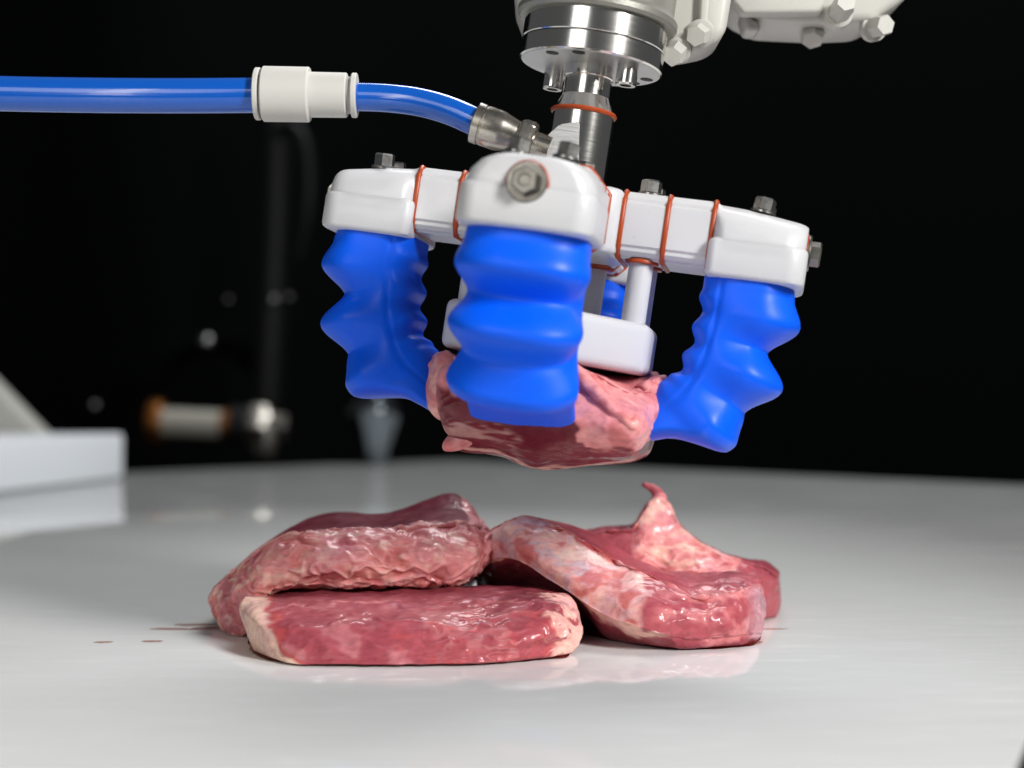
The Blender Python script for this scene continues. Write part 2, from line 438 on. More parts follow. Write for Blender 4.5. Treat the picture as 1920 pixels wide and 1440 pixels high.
def mount_mesh():
    bm = bmesh.new()
    beam = octa(13, -11, 11, 4.2)
    def arch(top, hw, bot=-6.):
        pts = []
        prof = [(1.0, bot), (1.0, -3.), (.975, top - 9), (.90, top - 5.6), (.76, top - 2.6), (.56, top - .8), (.34, top)]
        for f, z in prof: pts.append((hw * f, z))
        for f, z in reversed(prof): pts.append((-hw * f, z))
        return pts
    def resample(poly, n=72):
        P = np.array(poly, float); Q = np.vstack([P, P[:1]])
        L = np.concatenate([[0], np.cumsum(np.linalg.norm(np.diff(Q, axis=0), axis=1))])
        # start where the outline crosses y max at z=0 side so that rings correspond
        t = np.linspace(0, L[-1], n, endpoint=False)
        return np.stack([np.interp(t, L, Q[:, 0]), np.interp(t, L, Q[:, 1])], 1)
    b0 = resample([(16, -8), (16, 8), (13, 11), (-13, 11), (-16, 8), (-16, -8)])
    def sect(mix, top, hw):
        return b0 * (1 - mix) + resample(arch(top, hw)) * mix
    rs = []
    for r, mix, top, hw in ((50, 0, 11, 19), (50.7, .05, 11, 19), (51.6, .45, 11, 19.8), (52.8, .85, 10.9, 20.2), (54.5, 1, 10.8, 20.4), (60, 1, 10.4, 20.4), (66, 1, 9.7, 20.4), (73.5, 1, 8.6, 20.4), (76, 1, 8.3, 19.9), (78, 1, 8, 18.9), (79.5, 1, 7.6, 17.4), (80.3, 1, 7.2, 16), (80.6, 1, 6.8, 15)):
        rs.append([Vector((r, y, z)) * MM for y, z in sect(mix, top, hw)])
    rings(bm, rs)
    # lower half of the beam root
    prism(bm, [(50.2, -15.5), (50.2, 15.5), (62, 15.5), (62, -15.5)], -11, -2, 1.5, 2)
    # collar around the finger's root
    def col_ring(gr, z):
        out = []
        x0, x1, hw, c0, c1 = 49.6 - gr, 81.6 + gr, 20.7 + gr, 3, 6.5
        for cx, cy, c, a0 in ((x1 - c1, hw - c1, c1, 0), (x0 + c0, hw - c0, c0, 90), (x0 + c0, -hw + c0, c0, 180), (x1 - c1, -hw + c1, c1, 270)):
            for k in range(9):
                a = R(a0 + k * 90 / 8)
                out.append(Vector((cx + c * math.cos(a), cy + c * math.sin(a), z)) * MM)
        return out
    rings(bm, [col_ring(-1.2, -1.2), col_ring(-.3, -2.0), col_ring(0, -3.2), col_ring(0, -12.2), col_ring(-.3, -13.2), col_ring(-1.3, -13.9)])
    return finish(bm, 'finger_mount')
me_mount = mount_mesh()
me_bolt = hexbolt()
me_end = hexbolt(3.6, 3.4, 6.1, 1.6)
bm = bmesh.new(); lathe(bm, [(5.8, -.4), (6.45, -.2), (6.6, .3), (6.1, .7)], 48); me_endseal = finish(bm, 'seal_ring')

def finger_mesh(H=49.0, lip_drop=27.2):
    nh, nt_, hk = 120, 120, H / 49.0
    hs = np.linspace(0, H, nh)
    ang = R(36) * (hs / (48.0 * hk)) ** 1.9
    dh = np.gradient(hs)
    cu = 64 - np.concatenate([[0], np.cumsum(np.sin((ang[1:] + ang[:-1]) / 2) * np.diff(hs))])
    cz = -13.0 - np.concatenate([[0], np.cumsum(np.cos((ang[1:] + ang[:-1]) / 2) * np.diff(hs))])
    def wave(h):
        """outer bellows, 1 on the ridge and 0 in the valley"""
        k = [(0, .55), (4, .62), (12, 1.0), (21, 0.0), (29.5, 1.0), (39, .0), (47.5, 1.0), (56, .6)]
        for (a, va), (b_, vb) in zip(k[:-1], k[1:]):
            if a <= h <= b_:
                t = (h - a) / (b_ - a)
                q = t if vb > va else 1 - t
                s = .22 * math.sin(q * math.pi / 2) + .78 * q * q * (3 - 2 * q)
                s = s if vb > va else 1 - s
                return va + (vb - va) * s
        return .5
    def wave_u(h):
        return wave(h) - .38 * float(sstep(40, 46, h)) + .12 * math.exp(-((h - 39) / 3.5) ** 2)
    rs = []
    th = np.linspace(0, 2 * np.pi, nt_, endpoint=False)
    def ring(h, c_u, c_z, a, close=0.0):
        h = h / hk
        wv, wu = wave(h), wave_u(h)
        c, s = np.cos(th), np.sin(th)
        e = 2 / 3.3
        uu = np.sign(c) * np.abs(c) ** e; ww = np.sign(s) * np.abs(s) ** e
        flare = sstep(38, 52, h) * 2.5 * (1 - close)
        u = uu * 15.0; wd = ww * 18.3
        out = sstep(-9, 6, u)
        u = u + np.where(u > 0, (wu - .58) * 8.6 * np.clip(uu, 0, 1), 0)
        wd = wd * (1 + (wv - .5) * .25 * out)
        # outer face is slightly crowned
        u = u - 2.2 * ww ** 2 * sstep(.2, .9, uu)
        # grip ribs and flare on the inner face
        rib = 1.15 * (np.sin(2 * np.pi * (h - 3) / 12.5)) * sstep(3, 9, h) * (1 - sstep(40, 47, h))
        inn = sstep(-5, -13, u)
        u = u - inn * (rib + flare)
        # parting groove between pad and bellows
        gv = np.exp(-((u + 8.5) / .8) ** 2) * .5
        wd = wd * (1 - gv / 18.3) * (1 - .10 * inn * sstep(26, 52, h))
        return u, wd
    for i, h in enumerate(hs):
        u, wd = ring(h, cu[i], cz[i], ang[i])
        ca, sa = math.cos(ang[i]), math.sin(ang[i])
        rs.append([Vector((cu[i] + uu * ca, wv_, cz[i] - uu * sa)) * MM for uu, wv_ in zip(u, wd)])
    # closing: the rounded end, drawn towards the thin inner lip
    u, wd = ring(hs[-1], cu[-1], cz[-1], ang[-1])
    ca, sa = math.cos(ang[-1]), math.sin(ang[-1])
    lip = u.min() + 3.0
    for f, drop, wf in ((.985, 1.2, .99), (.95, 2.2, .975), (.89, 3.3, .95), (.80, 4.6, .92), (.68, 6.4, .90), (.56, 8.4, .885), (.47, 10.2, .875), (.40, 12.2, .87), (.32, 15.6, .865), (.22, 20.0, .85), (.13, 24.4, .83), (.07, 26.6, .81), (.04, 27.2, .80)):
        u2 = lip + (u - lip) * f
        drop = drop * lip_drop / 27.2 if f < .5 else drop
        rs.append([Vector((cu[-1] + uu * ca - drop * sa, wv_ * wf, cz[-1] - uu * sa - drop * ca)) * MM for uu, wv_ in zip(u2, wd)])
    bm = bmesh.new(); rings(bm, rs)
    return finish(bm, 'finger')
me_finger = finger_mesh()
me_finger_front = finger_mesh(45.5, 31.5)     # the finger bent most around the meat
bm = bmesh.new(); lathe(bm, [(4.0, -11.0), (4.1, -12), (4.1, -31.5), (4.0, -32)], 40); me_rod = finish(bm, 'rod')
bm = bmesh.new(); lathe(bm, [(5.4, -10.6), (5.7, -11.1), (5.6, -11.9), (4.4, -12.1)], 40); me_rodseal = finish(bm, 'seal_ring')

for k in range(4):
    for j, me in ((0, me_in), (1, me_out)):
        s = link('arm_segment', me, MAT['white'], grip); s.matrix_local = rot(k)
        if j == 0:
            for y in (-7.5, 7.5):
                o = link('bolt', me_bolt, MAT['bolt'], s, 30); o.location = Vector((27.5, y, 11)) * MM; o.rotation_euler.z = .3 + k
    for me in me_g:
        o = link('gasket', me, MAT['orange'], grip, 60); o.matrix_local = rot(k)
    mt = link('finger_mount', me_mount, MAT['white'], grip, 40); mt.matrix_local = rot(k)
    for y in (-7.5, 7.5):
        o = link('bolt', me_bolt, MAT['bolt'], mt, 30); o.location = Vector((65, y, 9.6)) * MM; o.rotation_euler = (0, R(7), .2 + .7 * k)
    o = link('seal_ring', me_endseal, MAT['orange'], mt, 50); o.location = Vector((80.4, 0, -.6)) * MM; o.rotation_euler = (0, R(90), 0)
    o = link('end_bolt', me_end, MAT['end'], mt, 30); o.location = Vector((80.6, 0, -.6)) * MM; o.rotation_euler = (0, R(90), 0)
    o = link('finger', me_finger_front if k == 3 else me_finger, MAT['blue'], grip, 60); o.matrix_local = rot(k)
    for y in (-8, 8):
        o = link('rod', me_rod, MAT['white'], grip, 30)
        o.matrix_local = rot(k) @ Matrix.Translation(Vector((28, y, 0)) * MM)
        q = link('seal_ring', me_rodseal, MAT['orange'], o, 50)
bm = bmesh.new()
prism(bm, [(35, 13.5), (35, -13.5), (13.5, -35), (-13.5, -35), (-35, -13.5), (-35, 13.5), (-13.5, 35), (13.5, 35)], -48.5, -31.8, 3.2, 5)
link('pusher_plate', finish(bm, 'pusher_plate'), MAT['white'], grip, 40)

# ------------------------------------------------------------------ air hose
hose = empty('air_hose', W(575, 175, 500), 'blue air hose with white reducing coupling feeding the gripper shaft', 'hose')
HL = Vector(hose.location)
def hp(px, py, d): return Vector(W(px, py, d)) - HL
bm = bmesh.new(); tube(bm, [hp(-160, 166, 502), hp(-60, 172, 502), hp(100, 176, 501), hp(300, 178, 500), hp(490, 177, 500)], 6.0, 40)
link('thick_tube', finish(bm, 'thick_tube'), MAT['tube'], hose, 60)
bm = bmesh.new(); tube(bm, [hp(655, 180, 500), hp(720, 182, 499), hp(785, 190, 497), hp(845, 207, 494), hp(905, 234, 491)], 4.8, 40)
link('thin_tube', finish(bm, 'thin_tube'), MAT['tube'], hose, 60)
M = Matrix.Translation(-HL) @ axis_matrix(W(492, 174.5, 500), W(650, 177, 500))
bm = bmesh.new(); lathe(bm, [(6.2, 0), (9.0, 0), (9.4, .4), (9.35, 15.6), (9.0, 16.0), (8.1, 16.0), (7.7, 16.3), (7.6, 28.4), (7.2, 28.8), (5, 28.8)], 72, M)
cp = link('coupling', finish(bm, 'coupling'), MAT['coupling'], hose, 30)
bm = bmesh.new(); lathe(bm, [(6.2, -2.6), (8.6, -2.6), (8.9, -2.3), (8.9, -1.1), (8.6, -.8), (6.2, -.8)], 64, M)
link('release_collar', finish(bm, 'release_collar'), MAT['coupling'], cp, 30)
bm = bmesh.new(); lathe(bm, [(5, 30.4), (7.4, 30.4), (7.6, 30.7), (7.6, 31.9), (7.3, 32.2), (5, 32.2)], 64, M)
link('release_collar', finish(bm, 'release_collar'), MAT['coupling'], cp, 30)
for rr, z0, z1 in ((7.2, -.9, .1), (6.3, 28.7, 30.5)):
    bm = bmesh.new(); lathe(bm, [(rr, z0), (rr, z1)], 48, M)
    link('sleeve', finish(bm, 'sleeve'), MAT['coupling_grey'], cp, 30)
M = Matrix.Translation(-HL) @ axis_matrix(W(890, 228, 491.5), W(1030, 277, 489))
bm = bmesh.new(); lathe(bm, [(5, 0), (6.6, 0), (6.9, .3), (6.9, 2.6), (6.5, 2.9), (6.5, 3.2), (6.8, 3.4), (6.8, 9), (6.4, 10.5), (5.6, 13.5), (5.3, 15.5), (5.0, 16.5), (5, 21), (4, 21.2), (4, 27)], 64, M)
ft = link('hose_fitting', finish(bm, 'hose_fitting'), MAT['nickel'], hose, 30)
bm = bmesh.new()
rings(bm, [[M @ (Vector((r * math.cos(i * math.pi / 3 + .35), r * math.sin(i * math.pi / 3 + .35), z)) * MM) for i in range(6)] for r, z in ((6.6, 15.2), (7.2, 15.9), (7.2, 20.3), (6.6, 21.0))])
bmesh.ops.bevel(bm, geom=list(bm.edges), offset=.5 * MM, segments=2, affect='EDGES')
link('hex_nut', finish(bm, 'hex_nut'), MAT['nickel'], ft, 30)

# ------------------------------------------------------------------ meat
def crom(P, m, closed):
    """Catmull-Rom along axis 0 of P -> m samples; returns samples and parameters"""
    n = len(P)
    t = np.linspace(0, n, m, endpoint=False) if closed else np.linspace(0, n - 1, m)
    i = np.minimum(np.floor(t).astype(int), n - 1 if closed else n - 2); f = (t - i)
    f = f.reshape([-1] + [1] * (P.ndim - 1))
    if closed: a, b, c, d = P[(i - 1) % n], P[i % n], P[(i + 1) % n], P[(i + 2) % n]
    else: a, b, c, d = P[np.maximum(i - 1, 0)], P[i], P[i + 1], P[np.minimum(i + 2, n - 1)]
    return .5 * (2 * b + (c - a) * f + (2 * a - 5 * b + 4 * c - d) * f ** 2 + (3 * b - a - 3 * c + d) * f ** 3), t
LEAN, LEAN_D, FAT, CREAM, SILV, RED = [np.array(c) for c in ((.40, .078, .098), (.19, .026, .044), (.88, .35, .345), (.90, .58, .47), (.62, .46, .52), (.55, .075, .07))]

def steak(name, secs, paint, label, seed=0, nt_=300, density=2.6, cap_r=3.5, wr=1.0, extra=None, crisp=(4,)):
    """loft hand-set sections (10 points each) into one fleshy mesh, then wrinkle and colour it"""
    P = np.array(secs)
    ns = int(np.linalg.norm(np.diff(P.mean(1), axis=0), axis=1).sum() / MM * density) + 12
    # tighten the marked edges so that cut corners stay crisp
    R_, kn = [], []
    for k_ in range(10):
        if k_ in crisp:
            R_ += [P[:, k_ - 1] * .11 + P[:, k_] * .89, P[:, k_], P[:, k_] * .89 + P[:, (k_ + 1) % 10] * .11]; kn += [k_ - .11, k_, k_ + .11]
        else: R_.append(P[:, k_]); kn.append(k_)
    kn.append(10.0)
    G, t = crom(np.array(R_), nt_, True)
    t = np.interp(t, np.arange(len(kn)), kn)
    G, s = crom(G.swapaxes(0, 1), ns, False)
    # rounded ends
    def cap(ring, prev, k=9):
        c = ring.mean(0); d = c - prev.mean(0); d /= np.linalg.norm(d)
        out = []
        for i in range(1, k + 1):
            a = i / k * math.pi / 2
            out.append(c + (ring - c) * max(math.cos(a) ** .7, .015) + d * cap_r * MM * math.sin(a))
        return np.array(out)
    c0, c1 = cap(G[0], G[3]), cap(G[-1], G[-4])
    G = np.concatenate([c0[::-1], G, c1]); s = np.concatenate([np.full(len(c0), s[0]), s, np.full(len(c1), s[-1])])
    S, Tt = np.meshgrid(s, t, indexing='ij')
    def normals(G):
        du = np.gradient(G, axis=0); dv = np.roll(G, -1, 1) - np.roll(G, 1, 1)
        n_ = np.cross(du, dv); l = np.linalg.norm(n_, axis=2, keepdims=True); n_ = n_ / np.maximum(l, 1e-12)
        if np.sum(n_ * (G - G.mean((0, 1)))) < 0: n_ = -n_
        return n_
    Nn = normals(G)
    Q = G / MM + seed * 37.1
    wob = fbm(Q / 11.0, 3); wob2 = fbm(Q * np.array((.6, 1, 1)) / 5.0 + 50, 3)
    col, wrk, lump = paint(S + .22 * wob, Tt + .32 * wob, Q, wob, wob2)
    # wrinkles: warped ridges
    warp = np.stack([fbm(Q / 9 + 11, 2), fbm(Q / 9 + 23, 2), fbm(Q / 9 + 37, 2)], -1) * 4
    St = np.array((.42, 1, 1)); calm = .35 + .65 * sstep(-.25, .25, fbm(Q / 14 + 3, 2))
    rid = np.clip(1 - np.abs(noise((Q * St + warp) / 5.0)) * 2.0, 0, 1) ** 1.3
    rid2 = np.clip(1 - np.abs(noise((Q * St + warp * 1.5) / 2.6 + 9)) * 2.0, 0, 1) ** 1.3
    lo_ = fbm(Q / 13.0 + 5, 2)
    edge = np.exp(-((Tt - 4) / .25) ** 2) * noise(Q / 4.0 + 71) * .7
    fold = np.clip(1 - np.abs(noise((Q * np.array((.3, .8, 1)) + warp) / 9.0 + 31)) * 2, 0, 1)
    disp = wrk * wr * calm * (1.7 * (rid - .5) + .14 * (rid2 - .5)) + lump * (1.0 * lo_ + .9 * (fold - .5)) + .05 * wob2 + edge
    base = np.clip((G[..., 2] / MM) / 2.0, 0, 1)            # keep the underside flat on the table
    floor_ok = np.where(G[..., 2] < .002, base, 1.0) if P[..., 2].min() < .002 else 1.0
    lift = np.stack([np.ones(disp.shape), np.ones(disp.shape), np.ones(disp.shape) * floor_ok], -1)
    G = G + Nn * disp[..., None] * lift * MM
    G[..., 2] = np.maximum(G[..., 2], .0003)
    # crevices tinted redder, a pale highlight painted on the crests to bring out wrinkles
    k = np.clip(wrk, 0, 1)[..., None]
    cre = (np.clip(.6 - rid, 0, 1) * calm)[..., None] * k
    col = col * (1 - cre * .8) + np.array((.58, .11, .11)) * cre * .8
    crest = (sstep(.78, 1.0, rid) * calm)[..., None] * k * .45
    col = col * (1 - crest) + np.array((.90, .55, .50)) * crest
    col = col * (1 + .07 * wob2[..., None])
    n0, n1 = G.shape[:2]
    V = G.reshape(-1, 3)
    idx = np.arange(n0 * n1).reshape(n0, n1)
    a = idx[:-1]; b_ = np.roll(idx, -1, 1)[:-1]; c = np.roll(idx, -1, 1)[1:]; d = idx[1:]
    Fq = np.stack([a, b_, c, d], -1).reshape(-1, 4)
    C = col.reshape(-1, 3)
    faces = [tuple(f) for f in Fq.tolist()] + [tuple(idx[0][::-1].tolist()), tuple(idx[-1].tolist())]
    verts = V.tolist()
    if extra:
        ev, ef, ec = extra
        off = len(verts); verts += ev; faces += [tuple(i + off for i in f) for f in ef]; C = np.vstack([C, ec])
    base_pt = Vector((float(V[:, 0].mean()), float(V[:, 1].mean()), float(V[:, 2].min())))
    me = bpy.data.meshes.new(name)
    me.from_pydata([(x - base_pt.x, y - base_pt.y, z - base_pt.z) for x, y, z in verts], [], faces)
    at = me.color_attributes.new('tissue', 'FLOAT_COLOR', 'POINT')
    C = np.clip(np.hstack([C, np.ones((len(C), 1))]), 0, 1)
    at.data.foreach_set('color', C.astype(np.float32).ravel())
    bm = bmesh.new(); bm.from_mesh(me); bmesh.ops.recalc_face_normals(bm, faces=bm.faces); bm.to_mesh(me); bm.free()
    o = link(name, me, MAT['meat'], None, 180)
    o.location = base_pt
    return tag(o, label, 'steak', None)

def mixc(c, m, new):
    m = np.clip(m, 0, 1)[..., None]; return c * (1 - m) + new * m
def fill(S, c): return np.zeros(S.shape + (3,)) + c
def inside(x, a, b, soft=.15): return sstep(a - soft, a + soft, x) * (1 - sstep(b - soft, b + soft, x))

# front steak: lean face, cream fat rind on one end
B = [
 [T(480, 505), W(468, 1185, 505), W(460, 1160, 510), W(456, 1140, 515), W(462, 1122, 522), W(466, 1117, 535), W(470, 1116, 548), W(472, 1140, 552), T(480, 550), T(480, 530)],
 [T(545, 484), W(525, 1228, 484), W(510, 1205, 487), W(500, 1170, 492), W(508, 1132, 510), W(515, 1120, 525), W(530, 1112, 550), W(540, 1130, 556), T(545, 556), T(545, 520)],
 [T(640, 481), W(632, 1232, 478), W(628, 1200, 482), W(625, 1165, 489), W(622, 1130, 509), W(622, 1118, 525), W(625, 1105, 550), W(630, 1125, 558), T(635, 556), T(640, 520)],
 [T(800, 481), W(798, 1232, 478), W(797, 1202, 482), W(797, 1163, 489), W(796, 1130, 509), W(795, 1115, 525), W(795, 1098, 552), W(795, 1120, 560), T(795, 558), T(800, 520)],
 [T(930, 484), W(930, 1225, 481), W(935, 1200, 482), W(938, 1162, 491), W(940, 1127, 509), W(935, 1112, 525), W(930, 1098, 550), W(930, 1120, 556), T(930, 555), T(930, 520)],
 [T(1020, 492), W(1035, 1205, 491), W(1040, 1185, 490), W(1038, 1160, 492), W(1030, 1130, 502), W(1020, 1112, 522), W(1010, 1102, 543), W(1010, 1120, 550), T(1005, 548), T(1010, 520)],
 [T(1065, 500), W(1080, 1205, 500), W(1082, 1185, 501), W(1075, 1160, 503), W(1068, 1130, 510), W(1060, 1115, 522), W(1050, 1110, 535), W(1055, 1130, 540), T(1055, 538), T(1060, 520)],
]
def paintB(S, Tt, Q, wob, wob2):
    c = fill(S, LEAN)
    c = mixc(c, inside(Tt, 4.2, 7) * .35, LEAN_D)
    c = mixc(c, sstep(.0, .5, wob) * .28 * inside(Tt, .5, 4), FAT * .75 + SILV * .25)
    c = mixc(c, sstep(.15, .5, wob2) * .35 * inside(S, 2.5, 5.5) * inside(Tt, 0, 3.6), RED)
    rind = 1 - sstep(.95, 1.25, S + .10 * Tt - .25)
    c = mixc(c, rind, CREAM)
    c = mixc(c, inside(S + .1 * Tt - .25, 1.12, 1.25, .06) * .7, RED)
    fatp = sstep(4.75, 5.1, S + .35 * wob) * inside(Tt, -.5, 5.0) * sstep(-.25, .05, wob2 + .2)
    c = mixc(c, fatp, CREAM * .6 + FAT * .4)
    wrk = .05 + .33 * inside(S, 3.0, 5.4, .4) * inside(Tt, .2, 3.6, .4) + .3 * fatp
    c = mixc(c, inside(Tt, 3.9, 4.1, .06) * .35 * inside(S, 1.4, 5.2) * sstep(-.1, .2, wob2), FAT)
    return c, wrk * (1 - rind * .8), .65 - .3 * rind
steak('steak_front', B, paintB, 'lean pink raw steak with cream fat rind, under the thick wrinkled one', 1, crisp=()).name = 'raw_steak'

# thick steak laid over the front one: wrinkled fat face, dark lean top
A = [
 [T(428, 552), W(415, 1175, 550), W(402, 1140, 552), W(400, 1115, 555), W(408, 1095, 562), W(418, 1085, 575), W(430, 1085, 590), W(430, 1120, 598), T(430, 598), T(428, 575)],
 [T(460, 541), W(452, 1170, 539), W(446, 1135, 539), W(448, 1095, 543), W(458, 1055, 552), W(470, 1040, 575), W(480, 1038, 600), W(480, 1080, 612), T(478, 612), T(465, 575)],
 [W(520, 1108, 541), W(515, 1098, 536), W(512, 1070, 535), W(515, 1035, 538), W(525, 1008, 547), W(535, 1000, 570), W(548, 990, 600), W(550, 1040, 618), T(550, 616), W(540, 1140, 580)],
 [W(622, 1104, 541), W(620, 1092, 535), W(618, 1060, 532), W(620, 1020, 536), W(620, 993, 546), W(620, 978, 570), W(620, 962, 600), W(620, 1020, 620), T(620, 615), W(620, 1125, 580)],
 [W(722, 1102, 541), W(722, 1088, 534), W(722, 1055, 531), W(722, 1018, 535), W(722, 990, 546), W(722, 975, 570), W(722, 965, 600), W(722, 1020, 620), T(720, 615), W(720, 1125, 580)],
 [W(820, 1098, 541), W(822, 1085, 535), W(822, 1052, 532), W(824, 1015, 536), W(824, 985, 547), W(828, 955, 570), W(832, 928, 596), W(830, 1000, 615), T(820, 612), W(820, 1125, 580)],
 [W(872, 1088, 545), W(880, 1070, 539), W(886, 1045, 537), W(890, 1015, 541), W(890, 985, 551), W(880, 960, 570), W(868, 936, 592), W(865, 1000, 608), T(865, 605), W(870, 1120, 578)],
 [W(892, 1075, 552), W(902, 1060, 548), W(908, 1040, 547), W(911, 1015, 550), W(908, 990, 556), W(902, 978, 570), W(895, 972, 585), W(890, 1010, 595), W(885, 1090, 595), W(888, 1090, 575)],
]
def paintA(S, Tt, Q, wob, wob2):
    c = fill(S, LEAN_D)
    front = inside(Tt, -.3, 4.05, .08)
    c = mixc(c, front, FAT * (1 + 0 * S[..., None]))
    c = mixc(c, front * sstep(.05, .45, wob2) * .6, CREAM)
    c = mixc(c, front * sstep(.0, .5, -wob) * .55, RED * .8 + LEAN * .2)
    left = 1 - sstep(1.2, 2.0, S)
    c = mixc(c, left * .55 * sstep(-.3, .3, wob), LEAN)
    c = mixc(c, left * sstep(.1, .4, wob2) * .6, CREAM)
    c = mixc(c, left * inside(Tt, 4.2, 7) * .6, FAT)
    end = sstep(5.65, 5.8, S + .05 * (Tt - 5)) * inside(Tt, 3.5, 7.5)
    c = mixc(c, end, FAT * .85)
    c = mixc(c, inside(Tt, 3.95, 4.16, .05) * .8, FAT * np.array((1.02, 1.25, 1.2)))
    wrk = front * (1.0 - .55 * left) + end * .4 + .06
    return c, wrk, .3 + .75 * front
steak('steak_thick', A, paintA, 'thick raw steak with wrinkled pink fat side, draped over the lean one', 2, nt_=340, wr=.95).name = 'raw_steak'

# arched steak with silverskin band
Cc = [
 [W(898, 1098, 572), W(893, 1062, 562), W(896, 1035, 560), W(905, 1010, 560), W(920, 994, 564), W(940, 984, 574), W(955, 980, 587), W(950, 1010, 598), T(930, 604), T(905, 590)],
 [W(965, 1058, 548), W(958, 1045, 543), W(960, 1020, 542), W(968, 995, 545), W(985, 968, 552), W(1005, 972, 568), W(1020, 980, 585), W(1020, 1020, 600), T(1010, 602), W(990, 1115, 578)],
 [W(1068, 1106, 534), W(1050, 1098, 527), W(1052, 1070, 527), W(1060, 1040, 532), W(1075, 1002, 541), W(1095, 1000, 558), W(1110, 1000, 578), W(1112, 1050, 588), T(1105, 588), T(1090, 566)],
 [T(1140, 534), W(1128, 1148, 515), W(1130, 1115, 516), W(1138, 1085, 522), W(1150, 1050, 533), W(1170, 1045, 550), W(1185, 1045, 572), W(1190, 1090, 580), T(1185, 572), T(1160, 552)],
 [T(1225, 517), W(1208, 1178, 504), W(1210, 1150, 505), W(1215, 1115, 510), W(1222, 1080, 521), W(1235, 1070, 540), W(1245, 1072, 562), W(1250, 1110, 568), T(1245, 566), T(1235, 545)],
 [T(1290, 512), W(1290, 1195, 508), W(1290, 1170, 507), W(1290, 1145, 509), W(1290, 1118, 516), W(1298, 1088, 540), W(1305, 1075, 560), W(1310, 1110, 566), T(1305, 564), T(1300, 540)],
 [T(1370, 516), W(1372, 1190, 513), W(1373, 1165, 512), W(1374, 1140, 514), W(1375, 1110, 520), W(1375, 1080, 540), W(1378, 1072, 556), W(1380, 1105, 562), T(1380, 560), T(1375, 540)],
 [T(1412, 526), W(1422, 1185, 524), W(1425, 1160, 524), W(1425, 1130, 526), W(1421, 1100, 531), W(1418, 1080, 541), W(1415, 1075, 551), W(1415, 1105, 557), T(1415, 555), T(1412, 540)],
]
def paintC(S, Tt, Q, wob, wob2):
    c = fill(S, LEAN)
    c = mixc(c, inside(Tt, 7.5, 10.5) * .6 + (1 - sstep(.4, .8, Tt)) * .6, LEAN_D)  # lean underside darkened: low light below the arch is put into the colour
    band = inside(Tt, .75, 3.95, .1) * (1 - sstep(3.75, 4.05, S))
    c = mixc(c, inside(Tt, 4.0, 7.5) * (1 - sstep(4, 5, S)) * .6, np.array((.36, .04, .06)))
    c = mixc(c, band, FAT * np.array((.95, 1.2, 1.15)))
    c = mixc(c, band * sstep(-.15, .2, wob2) * .8 * (1 - .6 * sstep(2.2, 3.4, S)), SILV)
    c = mixc(c, band * sstep(.1, .5, wob) * .6, CREAM)
    c = mixc(c, band * sstep(.15, .5, -wob) * .7, RED)
    c = mixc(c, inside(Tt, 3.9, 4.25, .08) * .6 * (1 - sstep(4.2, 5, S)), RED)
    c = mixc(c, inside(Tt, .6, .95, .08) * .7 * (1 - sstep(4, 4.6, S)), CREAM)
    blk = sstep(4.2, 4.6, S)
    c = mixc(c, blk * inside(Tt, 3.6, 4.3) * .5, FAT)
    c = mixc(c, blk * sstep(0, .4, wob) * .35 * inside(Tt, .3, 3.6), FAT)
    c = mixc(c, sstep(6.3, 6.9, S) * inside(Tt, .5, 4) * .5, SILV * .9)
    wrk = .06 + .05 * band + .3 * blk * inside(Tt, 3, 4.8, .4)
    return c, wrk, .45 + .6 * blk
steak('steak_arched', Cc, paintC, 'arched raw steak with pale silverskin band along its side, one end propped up', 3, cap_r=3, crisp=(1, 4)).name = 'raw_steak'

# steak behind, with a pulled-up point of fat
def eS(px, t4, t5, t6, f, d0=0):
    """section of the rear steak: top rows and front depth"""
    b0 = 1165
    return [T(px, f + 6), W(px, 1120, f + 1), W(px, 1085, f), W(px, (1085 + t4) / 2 + 8, f + 5), W(px, t4, f + 15), W(px, t5, f + 28), W(px, t6, f + 42), W(px, (t6 + 1110) / 2, f + 54), T(px, f + 52), T(px, f + 28)]
E = [eS(1094, 1010, 1000, 1002, 585), eS(1130, 997, 990, 992, 580), eS(1165, 995, 988, 990, 577), eS(1186, 992, 984, 990, 576), eS(1204, 966, 958, 972, 577), eS(1221, 944, 936, 956, 579), eS(1238, 938, 931, 952, 580), eS(1254, 954, 947, 966, 579), eS(1272, 984, 978, 990, 576),
     eS(1300, 1014, 1008, 1014, 572), eS(1345, 1040, 1033, 1036, 568), eS(1395, 1056, 1050, 1051, 567), eS(1432, 1064, 1054, 1054, 575), eS(1454, 1080, 1070, 1070, 583)]
def paintE(S, Tt, Q, wob, wob2):
    c = fill(S, LEAN)
    c = mixc(c, inside(Tt, 4.5, 8) * .7, LEAN_D)
    fatz = inside(S, 3.0, 10.6, .3) * inside(Tt, -.5, 5.0, .3)
    c = mixc(c, fatz, FAT)
    c = mixc(c, fatz * sstep(-.05, .35, wob2) * .75, CREAM)
    c = mixc(c, fatz * sstep(.1, .5, -wob) * .5, RED)
    return c, .08 + .55 * fatz, .7 + 0 * S
# curled shred at the point
pts = [W(1236, 950, 600), W(1236, 934, 601), W(1230, 922, 602), W(1219, 913, 603), W(1204, 908, 604)]
bmx = bmesh.new(); tube(bmx, pts, lambda t: 3.4 * (1 - t) ** .7 + .4, 14, 8)
for v in bmx.verts: v.co += Vector(tuple(noise(np.array([[v.co.x, v.co.y, v.co.z]]) / .003 + i * 7)[0] * .0006 for i in range(3)))
bmx.verts.index_update()
ev = [tuple(v.co) for v in bmx.verts]; ef = [tuple(v.index for v in f.verts) for f in bmx.faces]
ec = np.array([FAT * .55 + LEAN * .45 if i < len(ev) * .35 else LEAN * .9 + FAT * .1 for i in range(len(ev))]); bmx.free()
steak('steak_peaked', E, paintE, 'raw steak behind the arched one with pale fat pulled up to a point', 4, nt_=260, extra=(ev, ef, ec)).name = 'raw_steak'

